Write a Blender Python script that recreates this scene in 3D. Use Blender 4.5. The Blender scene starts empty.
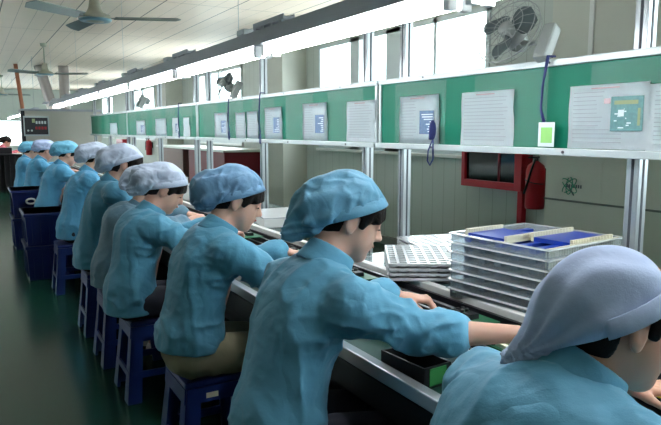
import bpy, bmesh, math, random
import numpy as np
from mathutils import Vector, Matrix, Euler

SC = bpy.context.scene
COL = SC.collection
R = math.radians

# ------------------------------------------------------------------ camera
cd = bpy.data.cameras.new('camera'); cam = bpy.data.objects.new('camera', cd); COL.objects.link(cam)
cd.sensor_width = 36.0; cd.lens = 36.0 * 640 / 661; cd.clip_start = 0.05; cd.clip_end = 200
cam.location = (0, 0, 1.42); cam.rotation_euler = (R(90 - 7.345), 0, R(-29.325))
SC.camera = cam
# ------------------------------------------------------------------ exposure / world
vs = SC.view_settings
vs.view_transform = 'Standard'; vs.look = 'None'; vs.gamma = 1; vs.use_curve_mapping = False; vs.exposure = 0.55
w = bpy.data.worlds.new('world'); SC.world = w; w.use_nodes = True
bg = w.node_tree.nodes['Background']; bg.inputs[0].default_value = (0.92, 0.965, 1.0, 1); bg.inputs[1].default_value = 7.5
TUBE = 22.0
def portal(name, loc, rot, sx, sy):
    l = bpy.data.lights.new(name, 'AREA'); l.shape = 'RECTANGLE'; l.size = sx; l.size_y = sy; l.cycles.is_portal = True
    o = bpy.data.objects.new(name, l); COL.objects.link(o); o.location = loc; o.rotation_euler = rot
# windows of the right hand wall, unseen fill-light windows added in the hall's left wall, and far wall: (y0, y1)
WIN_R = [(-2.4, 1.2), (4.82, 8.33), (11.35, 13.9), (17.8, 20.6), (23.6, 25.6)]  # first opening lies out of view, added to let light in
WIN_L = [(8, 10), (14, 17), (22, 25)]  # unseen openings, number and width chosen for the fill light
WX, LX, Y0, Y1, CZ = 4.5, -7.0, -3.5, 27.0, 2.95
WZ0, WZ1 = 1.16, 2.62
for a, b in WIN_R: portal('window_portal', (WX + .02, (a + b) / 2, (WZ0 + WZ1) / 2), (0, R(90), 0), WZ1 - WZ0, b - a)
for a, b in WIN_L: portal('window_portal', (LX - .02, (a + b) / 2, (WZ0 + WZ1) / 2), (0, R(-90), 0), WZ1 - WZ0, b - a)

# ------------------------------------------------------------------ materials
def s2l(c): return tuple(((x / 255) / 12.92 if x / 255 <= .04045 else (((x / 255) + .055) / 1.055) ** 2.4) for x in c)
MATS = {}
def mat(name, rgb, rough=.5, metal=0, spec=.5, var=0, vscale=6, bump=0, bscale=60, trans=0, ior=1.45, emit=0, sheen=0, sss=0, alpha=1):
    if name in MATS: return MATS[name]
    m = bpy.data.materials.new(name); m.use_nodes = True; nt = m.node_tree; b = nt.nodes['Principled BSDF']
    c = s2l(rgb) + (1,)
    b.inputs['Base Color'].default_value = c; b.inputs['Roughness'].default_value = rough
    b.inputs['Metallic'].default_value = metal; b.inputs['Specular IOR Level'].default_value = spec
    b.inputs['Transmission Weight'].default_value = trans; b.inputs['IOR'].default_value = ior
    b.inputs['Sheen Weight'].default_value = sheen; b.inputs['Subsurface Weight'].default_value = sss
    b.inputs['Subsurface Scale'].default_value = .02; b.inputs['Alpha'].default_value = alpha
    if emit: b.inputs['Emission Color'].default_value = c; b.inputs['Emission Strength'].default_value = emit
    tc = nt.nodes.new('ShaderNodeTexCoord')
    n = nt.nodes.new('ShaderNodeTexNoise'); n.inputs['Scale'].default_value = vscale; n.inputs['Detail'].default_value = 4
    nt.links.new(tc.outputs['Object'], n.inputs['Vector'])
    mr = nt.nodes.new('ShaderNodeMix'); mr.data_type = 'RGBA'
    k = var or .03
    mr.inputs['A'].default_value = tuple(x * (1 - k) for x in c[:3]) + (1,); mr.inputs['B'].default_value = tuple(min(1, x * (1 + k)) for x in c[:3]) + (1,)
    nt.links.new(n.outputs['Fac'], mr.inputs['Factor']); nt.links.new(mr.outputs['Result'], b.inputs['Base Color'])
    if bump:
        n2 = nt.nodes.new('ShaderNodeTexNoise'); n2.inputs['Scale'].default_value = bscale; n2.inputs['Detail'].default_value = 3
        nt.links.new(tc.outputs['Object'], n2.inputs['Vector'])
        bp = nt.nodes.new('ShaderNodeBump'); bp.inputs['Strength'].default_value = bump; bp.inputs['Distance'].default_value = .004
        nt.links.new(n2.outputs['Fac'], bp.inputs['Height']); nt.links.new(bp.outputs['Normal'], b.inputs['Normal'])
    MATS[name] = m
    return m

def stripes(m, specs, axis_src='Object'):
    """real seams: thin lines of another colour. specs = [(axis 0-2, period, width, offset, colour, amount)]"""
    nt = m.node_tree; b = nt.nodes['Principled BSDF']; tc = nt.nodes.new('ShaderNodeTexCoord')
    sp = nt.nodes.new('ShaderNodeSeparateXYZ'); nt.links.new(tc.outputs[axis_src], sp.inputs[0])
    cur = b.inputs['Base Color'].links[0].from_socket
    def M(op, a, bb):
        n = nt.nodes.new('ShaderNodeMath'); n.operation = op
        for i, v in enumerate((a, bb)):
            if v is None: continue
            if isinstance(v, (int, float)): n.inputs[i].default_value = v
            else: nt.links.new(v, n.inputs[i])
        return n.outputs[0]
    for ax, per, wd, off, colr, amt in specs:
        v = M('ADD', sp.outputs[ax], 1000.0 - off); v = M('MODULO', v, per)
        v = M('LESS_THAN', v, wd); v = M('MULTIPLY', v, amt)
        mx = nt.nodes.new('ShaderNodeMix'); mx.data_type = 'RGBA'; nt.links.new(v, mx.inputs['Factor']); nt.links.new(cur, mx.inputs['A'])
        mx.inputs['B'].default_value = s2l(colr) + (1,); cur = mx.outputs['Result']
    nt.links.new(cur, b.inputs['Base Color'])
    return m

M_floor = mat('floor_epoxy', (26, 72, 58), .2, spec=.6, var=.25, vscale=1.2, bump=.2, bscale=3)
M_ceil = stripes(mat('ceiling_panel', (238, 222, 204), .55, var=.04, vscale=2), [(0, .2125, .006, .0, (120, 117, 108), .6), (0, .85, .014, .0, (70, 68, 62), .9), (1, 3.1, .014, .4, (110, 107, 98), .7)])
M_wall = stripes(mat('wall_panel', (184, 194, 188), .5, var=.04, vscale=1.5), [(1, .19, .008, 0, (130, 140, 130), .6)])
M_pillar = mat('pillar_panel', (196, 200, 190), .5, var=.04)
M_white = mat('white_paint', (225, 228, 226), .4)
M_dkgrey = mat('dark_seam', (105, 112, 108), .6)
M_alu = mat('aluminium', (176, 184, 188), .35, metal=.75, var=.05)
M_alu2 = mat('aluminium_frame', (190, 202, 204), .4, metal=.35, var=.04)
M_slot = mat('profile_slot', (70, 76, 84), .6)
M_steel = mat('grey_beam', (172, 178, 188), .5, metal=.0, var=.06)
M_tube = mat('lamp_tube', (255, 255, 255), .5, emit=TUBE)
M_holder = mat('lampholder', (235, 238, 238), .4)
M_board = mat('board_green', (6, 116, 92), .5, spec=.25, var=.06, vscale=3)
M_paper = mat('paper', (228, 242, 248), .5, var=.04, bump=.1, bscale=20)
M_ink = mat('ink', (196, 206, 216), .6)
M_ink2 = mat('ink_red', (214, 190, 196), .6)
M_pcbpic = mat('printed_board', (96, 144, 146), .5, var=.4, vscale=90)
M_pcbpic2 = mat('printed_board_blue', (98, 128, 165), .5, var=.5, vscale=90)
M_yel = mat('printed_yellow', (150, 160, 120), .5)
M_cord = mat('cord_blue', (40, 52, 110), .7)
M_card = mat('card_green', (150, 215, 120), .4)
M_fan = mat('fan_plastic', (92, 106, 108), .4)
M_fan2 = mat('fan_housing', (150, 158, 156), .4)
M_cfan = mat('ceiling_fan_paint', (176, 176, 160), .4); M_cblade = mat('ceiling_fan_blade', (120, 135, 132), .45)
M_cfan2 = mat('ceiling_fan_rim', (120, 160, 175), .4)
M_red = mat('red_paint', (170, 22, 38), .35)
M_red2 = mat('maroon', (130, 32, 48), .5)
M_brown = mat('brown_board', (128, 96, 88), .5)
M_glass = mat('pane_glass', (235, 245, 245), .05, trans=1, ior=1.02)
M_dark = mat('black_plastic', (24, 26, 30), .45)
M_dark2 = mat('dark_metal', (42, 42, 48), .35, metal=.4)
M_clear = mat('clear_plastic', (232, 240, 245), .16, trans=.74, ior=1.2, bump=.3, bscale=40)
M_rim = mat('tray_rim', (235, 240, 244), .2, trans=.2)
M_tray = mat('white_tray', (222, 228, 232), .25, trans=.12, spec=.7)
M_cream = mat('cream_connector', (222, 220, 196), .45)
M_bluep = mat('blue_insert', (28, 62, 165), .35)
M_acryl = mat('acrylic', (190, 210, 214), .08, trans=.8, ior=1.1)
M_belt = mat('belt_green', (22, 62, 54), .4, var=.15)
M_stool = mat('stool_blue', (28, 52, 118), .38, var=.08)
M_bin = mat('bin_blue', (24, 38, 100), .42, var=.1)
M_pcb = mat('pcb_green', (26, 92, 60), .35, var=.2, vscale=60)
M_orange = mat('orange_pipe', (186, 120, 90), .5)
M_duct = mat('duct_metal', (176, 170, 166), .4, metal=.4, var=.08)
M_part = mat('partition_paint', (196, 196, 186), .5)
M_panelblack = mat('control_face', (30, 36, 46), .4)
M_hair = mat('hair', (22, 17, 16), .5, spec=.25, var=.3, vscale=40, bump=.6, bscale=120)
M_skin = mat('skin', (205, 156, 134), .5, var=.06, vscale=12, sss=.12)
M_skin2 = mat('skin_pale', (214, 170, 150), .5, var=.06, vscale=12, sss=.12)
M_lip = mat('lip', (178, 98, 96), .45)
M_eye = mat('eye_dark', (22, 16, 16), .2)
M_trousers = mat('trousers_khaki', (142, 138, 112), .85, var=.08, bump=.3, bscale=30)
M_trousers_dk = mat('trousers_dark', (40, 44, 56), .85, var=.08, bump=.3, bscale=30)
M_shoe = mat('shoe_white', (210, 208, 205), .5)
M_pink = mat('pink_cloth', (200, 110, 125), .8)
M_box = mat('cardboard', (112, 74, 54), .8, var=.1)

def cloth_mat(name, rgb, crease=6.5, cs=.24):
    m = mat(name, rgb, .62, var=.05, vscale=7, bump=.0, sheen=.12, spec=.35)
    nt = m.node_tree; b = nt.nodes['Principled BSDF']; tc = nt.nodes.new('ShaderNodeTexCoord')
    n1 = nt.nodes.new('ShaderNodeTexNoise'); n1.inputs['Scale'].default_value = 26; n1.inputs['Detail'].default_value = 5
    n2 = nt.nodes.new('ShaderNodeTexNoise'); n2.inputs['Scale'].default_value = 420
    nt.links.new(tc.outputs['Object'], n1.inputs[0]); nt.links.new(tc.outputs['Object'], n2.inputs[0])
    n3 = nt.nodes.new('ShaderNodeTexNoise'); n3.inputs['Scale'].default_value = crease; n3.inputs['Detail'].default_value = 1.5; n3.inputs['Distortion'].default_value = .8
    nt.links.new(tc.outputs['Object'], n3.inputs[0])
    def MM(op, a, v):
        q = nt.nodes.new('ShaderNodeMath'); q.operation = op; nt.links.new(a, q.inputs[0]); q.inputs[1].default_value = v; return q.outputs[0]
    cr = MM('MINIMUM', MM('MULTIPLY', MM('ABSOLUTE', MM('SUBTRACT', n3.outputs['Fac'], .5), 0), 9.0), 1.0)
    b2 = nt.nodes.new('ShaderNodeBump'); b2.inputs['Strength'].default_value = cs; b2.inputs['Distance'].default_value = .009; nt.links.new(cr, b2.inputs['Height'])
    ad = nt.nodes.new('ShaderNodeMath'); ad.operation = 'MULTIPLY_ADD'; ad.inputs[1].default_value = .12
    nt.links.new(n2.outputs['Fac'], ad.inputs[0]); nt.links.new(n1.outputs['Fac'], ad.inputs[2])
    bp = nt.nodes.new('ShaderNodeBump'); bp.inputs['Strength'].default_value = .45; bp.inputs['Distance'].default_value = .006
    nt.links.new(ad.outputs[0], bp.inputs['Height']); nt.links.new(b2.outputs['Normal'], bp.inputs['Normal']); nt.links.new(bp.outputs['Normal'], b.inputs['Normal'])
    return m
C_blue = cloth_mat('smock_blue', (94, 162, 194))
C_blue2 = cloth_mat('smock_blue_deep', (84, 152, 182))
C_grey = cloth_mat('smock_greyblue', (92, 130, 150))
C_bright = cloth_mat('smock_bright', (84, 160, 200))
K_blue = cloth_mat('cap_blue', (104, 164, 196), 9, .22)
K_bluegrey = cloth_mat('cap_bluegrey', (108, 152, 188), 9, .22)
K_lav = cloth_mat('cap_lavender', (168, 188, 222), 7, .10)
K_white = cloth_mat('cap_white', (182, 198, 220), 10, .22)
K_cyan = cloth_mat('cap_cyan', (110, 186, 218), 10)

# ------------------------------------------------------------------ object helpers
def link(name, me, m=None, parent=None, loc=None, rot=None):
    o = bpy.data.objects.new(name, me); COL.objects.link(o)
    if m is not None and me is not None: me.materials.clear(); [me.materials.append(x) for x in (m if isinstance(m, (list, tuple)) else [m])]
    if parent is not None: o.parent = parent
    if loc is not None: o.location = loc
    if rot is not None: o.rotation_euler = rot
    return o
def tag(o, label=None, cat=None, group=None, kind=None):
    if label: o['label'] = label
    if cat: o['category'] = cat
    if group: o['group'] = group
    if kind: o['kind'] = kind
    return o
def thing(name, label, cat, loc=(0, 0, 0), rz=0, group=None):
    return tag(link(name, None, loc=loc, rot=(0, 0, rz)), label, cat, group)
class MB:
    def __init__(s): s.bm = bmesh.new()
    def box(s, x0, x1, y0, y1, z0, z1, bev=0, mi=0, mtx=None):
        g = bmesh.ops.create_cube(s.bm, size=1)['verts']
        for v in g: v.co = Vector((x0 + (v.co.x + .5) * (x1 - x0), y0 + (v.co.y + .5) * (y1 - y0), z0 + (v.co.z + .5) * (z1 - z0)))
        fs = set(f for v in g for f in v.link_faces)
        if bev:
            es = list(set(e for v in g for e in v.link_edges))
            r = bmesh.ops.bevel(s.bm, geom=es, offset=bev, segments=2, affect='EDGES', profile=.6)
            fs = set(r['faces']) | set(f for f in fs if f.is_valid); g = list(set(v for f in fs for v in f.verts))
        for f in fs: f.material_index = mi
        if mtx is not None: bmesh.ops.transform(s.bm, matrix=mtx, verts=g)
        return s
    def hexa(s, pts):
        v = [s.bm.verts.new(p) for p in pts]
        for q in ((0, 3, 2, 1), (4, 5, 6, 7), (0, 1, 5, 4), (1, 2, 6, 5), (2, 3, 7, 6), (3, 0, 4, 7)): s.bm.faces.new([v[i] for i in q])
        return s
    def tube(s, pts, r, n=10, mi=0):
        pts = [Vector(p) for p in pts]; rs = r if isinstance(r, (list, tuple)) else [r] * len(pts); prev = None; up = None
        for i, p in enumerate(pts):
            d = (pts[min(i + 1, len(pts) - 1)] - pts[max(i - 1, 0)]).normalized()
            if up is None: up = d.orthogonal().normalized()
            up = (up - d * up.dot(d)).normalized(); q = d.cross(up)
            ring = [s.bm.verts.new(p + (up * math.cos(2 * math.pi * k / n) + q * math.sin(2 * math.pi * k / n)) * rs[i]) for k in range(n)]
            if prev:
                for k in range(n):
                    f = s.bm.faces.new((prev[k], prev[(k + 1) % n], ring[(k + 1) % n], ring[k])); f.smooth = True; f.material_index = mi
            else: s.bm.faces.new(ring[::-1]).material_index = mi
            prev = ring
        s.bm.faces.new(prev).material_index = mi
        return s
    def lathe(s, prof, c=(0, 0, 0), n=24, mi=0):
        prev = None
        for (r, z) in prof:
            ring = [s.bm.verts.new((c[0] + r * math.cos(2 * math.pi * k / n), c[1] + r * math.sin(2 * math.pi * k / n), c[2] + z)) for k in range(n)]
            if prev:
                for k in range(n):
                    f = s.bm.faces.new((prev[k], prev[(k + 1) % n], ring[(k + 1) % n], ring[k])); f.smooth = True; f.material_index = mi
            else: s.bm.faces.new(ring[::-1])
            prev = ring
        s.bm.faces.new(prev)
        return s
    def build(s, name, m, parent=None, loc=None, rot=None):
        bmesh.ops.recalc_face_normals(s.bm, faces=s.bm.faces)
        me = bpy.data.meshes.new(name); s.bm.to_mesh(me); s.bm.free()
        return link(name, me, m, parent, loc, rot)
def struct(name, mb, m): return tag(mb.build(name, m), kind='structure')
def copy_tree(o, parent=None):
    c = o.copy(); COL.objects.link(c)
    if parent is not None: c.parent = parent; c.matrix_parent_inverse = Matrix()
    for ch in list(o.children): copy_tree(ch, c)
    return c

# ------------------------------------------------------------------ the hall
struct('floor', MB().box(LX - .2, WX + .2, Y0 - .2, Y1 + .2, -.1, 0), M_floor)
struct('ceiling', MB().box(LX - .2, WX + .2, Y0 - .2, Y1 + .2, CZ, CZ + .1), M_ceil)
def window_wall(name, x0, x1, wins):
    mb = MB(); mb.box(x0, x1, Y0, Y1, 0, WZ0); mb.box(x0, x1, Y0, Y1, WZ1, CZ)
    y = Y0
    for a, b in wins: mb.box(x0, x1, y, a, WZ0, WZ1); y = b
    mb.box(x0, x1, y, Y1, WZ0, WZ1)
    struct(name, mb, M_wall)
window_wall('wall_right', WX, WX + .15, WIN_R)
window_wall('wall_left', LX - .15, LX, WIN_L)
struct('wall_back', MB().box(LX, WX, Y0 - .15, Y0, 0, CZ), M_wall)
# far wall with a bright window that shows past the partition
mb = MB(); mb.box(LX, WX, Y1, Y1 + .15, 0, .85); mb.box(LX, WX, Y1, Y1 + .15, 1.75, CZ); mb.box(LX, -2, Y1, Y1 + .15, .85, 1.75); mb.box(3.0, WX, Y1, Y1 + .15, .85, 1.75)
struct('wall_far', mb, M_wall)
portal('window_portal', (.5, Y1 + .05, 1.3), (R(-90), 0, 0), 5, .9)
n = 0
def window(x, a, b, mull, side):
    global n
    n += 1
    r = tag(link('window_%d' % n, None, loc=(x, a, 0)), kind='structure')
    mb = MB(); L = b - a
    for y0, y1 in [(0, .05), (L - .05, L)] + [(m - a - wd / 2, m - a + wd / 2) for m, wd in mull]: mb.box(-.02, .06, y0, y1, WZ0, WZ1)
    mb.box(-.02, .06, 0, L, WZ0, WZ0 + .05); mb.box(-.02, .06, 0, L, WZ1 - .05, WZ1)
    mb.build('window_frame', M_alu2, r)
    MB().box(.02, .024, .02, L - .02, WZ0 + .02, WZ1 - .02).build('window_pane', M_glass, r)
    MB().box(-.05, .0, -.03, L + .03, WZ0 - .035, WZ0, .004).build('window_sill', M_white, r)
window(WX, *WIN_R[0], [(-.6, .05)], 1)  # out-of-view window added for light
window(WX, *WIN_R[1], [(5.66, .05), (6.44, .32), (7.33, .22)], 1)
window(WX, *WIN_R[2], [(12.6, .08)], 1)
window(WX, *WIN_R[3], [(19.2, .08)], 1)
window(WX, *WIN_R[4], [(24.6, .08)], 1)
for a, b in WIN_L: window(LX - .04, a, b, [((a + b) / 2, .06)], -1)  # unseen windows added for fill light
tag(MB().box(-2, 3, Y1 + .04, Y1 + .06, .85, 1.75).build('window_%d' % (n + 1), M_glass), kind='structure')
# pillars of the right wall
struct('pillar_near', MB().box(4.2, 4.5, 2.0, 3.79, 0, CZ), M_pillar)
struct('pillar_middle', MB().box(4.1, 4.5, 8.75, 9.6, 0, CZ), M_pillar)
struct('pillar_far', MB().box(4.1, 4.5, 15.2, 16.2, 0, CZ), M_pillar)
struct('trim_1', MB().box(4.185, 4.2, 2.2, 3.79, .845, .86), M_dkgrey)
struct('trim_2', MB().box(4.185, 4.2, 3.38, 3.42, 1.3, CZ), M_white)
struct('baseboard_right', MB().box(4.46, 4.5, Y0, Y1, 0, .1), M_dkgrey)

# ------------------------------------------------------------------ notice boards, posts
BX = 2.0
posts = [(1.44, 'grey aluminium post beside the tall stack of clear trays'),
         (2.83, 'right one of the two posts under the first board joint, behind the white lattice trays'),
         (3.2, 'left one of the two posts under the first board joint, beside the bent blue cap'),
         (4.73, 'slim aluminium post between the grey pillar edge and the second blue cap'),
         (6.06, 'right one of the two posts in front of the maroon cabinet'),
         (6.45, 'left one of the two posts in front of the maroon cabinet'),
         (7.9, 'single aluminium post left of the maroon cabinet'),
         (9.35, 'right one of the two posts at the third board joint'), (9.7, 'left one of the two posts at the third board joint'),
         (11.1, 'single far aluminium post before the last stretch of board'), (12.5, 'aluminium post at the far end of the green boards')]
proto = None
for y, lab in posts:
    if proto is None:
        proto = thing('aluminium_post', lab, 'post', (BX + .05, y, 0), 0, 'posts carrying the notice boards')
        MB().box(-.025, .025, -.025, .025, .015, 2.1, .003).build('post_profile', M_alu, proto)
        s = MB()
        for q in (-1, 1):
            s.box(q * .0255 - .001, q * .0255 + .001, -.005, .005, .02, 2.09); s.box(-.005, .005, q * .0255 - .001, q * .0255 + .001, .02, 2.09)
        s.build('slot', M_slot, proto)
        MB().box(-.05, .05, -.05, .05, 0, .015, .003).build('foot_plate', M_dark2, proto)
    else:
        c = copy_tree(proto); c.location = (BX + .05, y, 0); tag(c, lab)
secs = [(-.2, 3.0, 'near green notice board holding the large sheets'), (3.02, 6.25, 'second green notice board from the near end, with two lanyard cords'),
        (6.27, 9.5, 'third green notice board, beyond the second joint'), (9.52, 12.6, 'farthest green notice board at the end of the line')]
for a, b, lab in secs:
    t = thing('notice_board', lab, 'notice board', (BX, a, 0), 0, 'green notice boards above the line')
    L = b - a
    MB().box(0, .012, .0, L, 1.35, 1.67).build('panel', M_board, t)
    MB().box(-.012, .02, 0, L, 1.665, 1.692, .003).build('top_rail', M_alu2, t)
    MB().box(-.03, .02, 0, L, 1.322, 1.35, .003).build('bottom_rail', M_alu2, t)
    for y in (.01, L - .01): MB().box(-.008, .018, y - .01, y + .01, 1.35, 1.665).build('end_stile', M_alu2, t)
    y = .3
    while y < L - .2: MB().tube([(-.034, y, 1.336), (-.03, y, 1.336)], .006, 8).build('screw', M_slot, t); MB().tube([(-.0145, y + .1, 1.68), (-.012, y + .1, 1.68)], .005, 8).build('screw', M_slot, t); y += .8
    s = MB(); y = .15; k = 0
    while y < L - .5:   # clear document sleeves fixed to the felt
        s.box(-.0035, -.003, y, y + .42, 1.352, 1.66); y += .62
    s.build('document_sleeve', mat('sleeve_film', (220, 235, 235), .2, trans=.0, alpha=.05, spec=.5), t)

sheets = [(.98, 1.373, 1.35, 1.572, 0, 'white sheet at the right edge, nearest on the green board'),
          (1.366, 1.699, 1.352, 1.582, 1, 'large white sheet with a big printed green circuit board picture'),
          (1.98, 2.311, 1.352, 1.589, 0, 'plain white sheet between the small fan and the big-picture sheet'),
          (2.469, 2.801, 1.352, 1.592, 2, 'sheet with a small blue board picture beside the tangled lanyard'),
          (3.027, 3.347, 1.352, 1.587, 0, 'plain sheet just left of the first board joint'),
          (3.583, 3.933, 1.352, 1.595, 2, 'sheet with a dark blue picture, third to the left of the first joint'),
          (4.26, 4.58, 1.352, 1.588, 3, 'small-looking sheet with a grey picture, right of the dark cord'),
          (4.707, 4.94, 1.352, 1.568, 0, 'right sheet of the pair hanging edge to edge'),
          (4.965, 5.2, 1.352, 1.566, 0, 'left sheet of the pair hanging edge to edge'),
          (5.383, 5.737, 1.352, 1.574, 3, 'tilted sheet with a picture beside the dark cord under the second fan'),
          (6.5, 6.73, 1.352, 1.55, 0, 'narrow sheet just left of the second joint'), (6.9, 7.15, 1.352, 1.553, 3, 'second narrow sheet left of the second joint'),
          (7.39, 7.9, 1.352, 1.553, 0, 'wide pale sheet on the third board'), (8.4, 8.93, 1.352, 1.545, 3, 'wide sheet with a faint picture on the third board'),
          (10.19, 10.79, 1.352, 1.53, 0, 'sheet on the farthest green board')]
random.seed(4)
for a, b, z0, z1, kind, lab in sheets:
    t = thing('paper_sheet', lab, 'paper', (BX - .006, a, z0), 0, 'instruction sheets on the green boards'); W = b - a; H = z1 - z0
    bm = bmesh.new(); NX, NZ = 8, 6; g = {}
    for i in range(NX + 1):
        for j in range(NZ + 1):
            g[i, j] = bm.verts.new((-.004 * math.sin(i * 1.1 + j * .7 + a * 9) ** 2 - (.006 if (i in (0,) and j > 3) else 0), W * i / NX, H * j / NZ))
    for i in range(NX):
        for j in range(NZ): bm.faces.new((g[i, j], g[i + 1, j], g[i + 1, j + 1], g[i, j + 1])).smooth = True
    bmesh.ops.solidify(bm, geom=list(bm.faces), thickness=.0008)
    mb = MB(); mb.bm.free(); mb.bm = bm; mb.build('sheet', M_paper, t)
    X = -.0062
    if a < 5.8:
        s = MB()
        for j in range(13):
            zz = H * (.88 - j * .065); y1 = W * .93; y0 = W * (.52 if kind else .1) + random.random() * W * .12
            if kind == 1 and j > 8: y0 = W * .3
            s.box(X - .0004, X, y0, y1, zz, zz + .0022)
        s.build('printed_lines', M_ink, t)
        s = MB().box(X - .0004, X, W * .35, W * .7, H * .935, H * .955); 
        if kind == 1: s.box(X - .0004, X, W * .45, W * .53, H * .7, H * .78)
        s.build('printed_heading', M_ink2, t)
    if kind == 1:
        MB().box(X - .001, X, W * .06, W * .44, H * .28, H * .8).build('circuit_picture', M_pcbpic, t)
        s = MB().box(X - .0014, X - .001, W * .12, W * .4, H * .68, H * .74); s.box(X - .0014, X - .001, W * .09, W * .12, H * .36, H * .62); s.build('yellow_slots', M_yel, t)
        s = MB().box(X - .0014, X - .001, W * .28, W * .35, H * .5, H * .6)
        for j in range(9): s.box(X - .0014, X - .001, W * (.12 + random.random() * .26), W * (.14 + random.random() * .26) + .01, H * (.32 + .035 * j), H * (.33 + .035 * j) + .002)
        s.build('light_chips', M_paper, t)
    elif kind >= 2:
        MB().box(X - .001, X, W * .12, W * .46, H * .2, H * .68).build('circuit_picture', M_pcbpic2, t)
        s = MB()
        for j in range(8): s.box(X - .0014, X - .001, W * .14, W * (.2 + random.random() * .22), H * (.24 + .05 * j), H * (.25 + .05 * j) + .003)
        s.build('light_chips', M_paper, t)

def lanyard(y, zl, lab, card):
    t = thing('lanyard', lab, 'lanyard', (BX - .025, y, 1.70), 0, 'lanyards hung over the board rail')
    s = MB(); L = zl
    s.tube([(.03, 0, .003), (0, 0, .004), (-.004, 0, -.02), (-.004, .012, -L * .4), (-.003, .02, -L * .8), (-.003, .004, -L)], .0045, 8)
    s.tube([(.03, -.012, .003), (-.002, -.01, .004), (-.006, -.006, -.03), (-.006, .014, -L * .45), (-.005, .016, -L * .8), (-.003, -.004, -L)], .004, 8)
    s.build('cord', M_cord, t)
    if card: MB().box(-.006, -.004, -.055, .025, -L - .095, -L, .001).build('card_holder', M_paper, t); MB().box(-.0075, -.006, -.045, .01, -L - .08, -L - .02).build('green_card', M_card, t)
    else:
        s = MB()
        for q in range(3): s.tube([(-.006, .02 * math.cos(u) * (1 - q * .2), -L - .045 + .04 * math.sin(u)) for u in [k * .7 + q for k in range(8)]], .0035, 6)
        s.build('knotted_loop', M_cord, t)
lanyard(1.80, .25, 'dark blue lanyard with a green card over the board rail near the clip fan', True)
t = thing('lanyard', 'tangled blue lanyard knotted below the board beside the sheet with the small blue picture', 'lanyard', (BX - .045, 2.47, 1.42), 0, 'lanyards hung over the board rail')
s = MB()
for q in range(4): s.tube([(-.004 - .003 * q, .022 * math.cos(u + q) * (1 - q * .15), .045 * math.sin(u + q * .6)) for u in [k * .6 for k in range(11)]], .004, 6)
s.build('knotted_loop', M_cord, t)
s = MB(); s.tube([(0, 0, -.04), (-.004, .03, -.1), (-.004, .035, -.15), (-.004, .015, -.17), (-.004, -.008, -.14), (0, 0, -.04)], .004, 6); s.build('cord', M_cord, t)
lanyard(4.62, .30, 'dark cord hanging straight across the second board, right of the paired sheets', False)
lanyard(5.30, .28, 'dark cord hanging beside the paired sheets, under the second clip fan', False)
lanyard(6.82, .28, 'dark cord between the two narrow sheets of the third board', False)

# ------------------------------------------------------------------ clip fans
def clip_fan(x, y, z, lab, rz=0):
    t = thing('clip_fan', lab, 'fan', (x, y, z), rz, 'clip fans over the boards'); t.rotation_euler = (0, R(28), rz); t.scale = (.92, .92, .92)
    # wheel in the y-z plane facing -x, hub at origin
    s = MB()
    for k in range(3):
        a0 = 2 * math.pi * k / 3 + .5; bm = s.bm
        ring = []
        for u in range(7):
            r = .03 + u * .018; wd = [.25, .55, .72, .75, .68, .5, .2][u]
            row = [bm.verts.new((-.005 + .018 * (v - 1.0), r * math.cos(a0 + wd * (v - 1.0)), r * math.sin(a0 + wd * (v - 1.0)))) for v in (0, .5, 1, 1.5, 2)]
            if ring:
                for i in range(4): bm.faces.new((ring[i], ring[i + 1], row[i + 1], row[i])).smooth = True
            ring = row
    bmesh.ops.solidify(s.bm, geom=list(s.bm.faces), thickness=.003)
    s.build('blade', M_fan, t)
    s = MB(); s.lathe([(.001, -.02), (.03, -.018), (.036, 0), (.036, .03), (.001, .032)]); o = s.build('hub', M_fan2, t, rot=(0, R(-90), 0))
    s = MB()
    for xx, rr in ((-.035, .05), (-.045, .1), (-.03, .15), (0, .158), (.03, .15)):
        s.tube([(xx, rr * math.cos(a), rr * math.sin(a)) for a in [2 * math.pi * k / 28 for k in range(29)]], .0016 if rr < .155 else .003, 6)
    for k in range(18):
        a = 2 * math.pi * k / 18; c_, s_ = math.cos(a), math.sin(a)
        s.tube([(-.035, .03 * c_, .03 * s_), (-.048, .1 * c_, .1 * s_), (-.03, .15 * c_, .15 * s_), (0, .158 * c_, .158 * s_), (.03, .15 * c_, .15 * s_), (.05, .06 * c_, .06 * s_)], .0011, 5)
    s.build('guard', M_fan2, t)
    s = MB(); s.lathe([(.001, 0), (.045, .005), (.05, .05), (.035, .09), (.001, .095)]); s.build('motor', M_fan2, t, loc=(.03, 0, 0), rot=(0, R(90), 0))
    s = MB(); s.tube([(.07, -.01, -.02), (.07, -.13, -.03), (.06, -.17, -.05)], .012); s.box(.03, .09, -.21, -.15, -.13, .04, .012); s.build('clamp_arm', M_fan2, t)
    return t
clip_fan(1.96, 2.0, 1.822, 'large grey clip fan on the board rail at the upper right', R(8))
clip_fan(1.96, 5.38, 1.822, 'dark clip fan in front of the window above the paired sheets', R(8))
clip_fan(1.96, 8.41, 1.822, 'small-looking far clip fan above the third board', R(-20))

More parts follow.
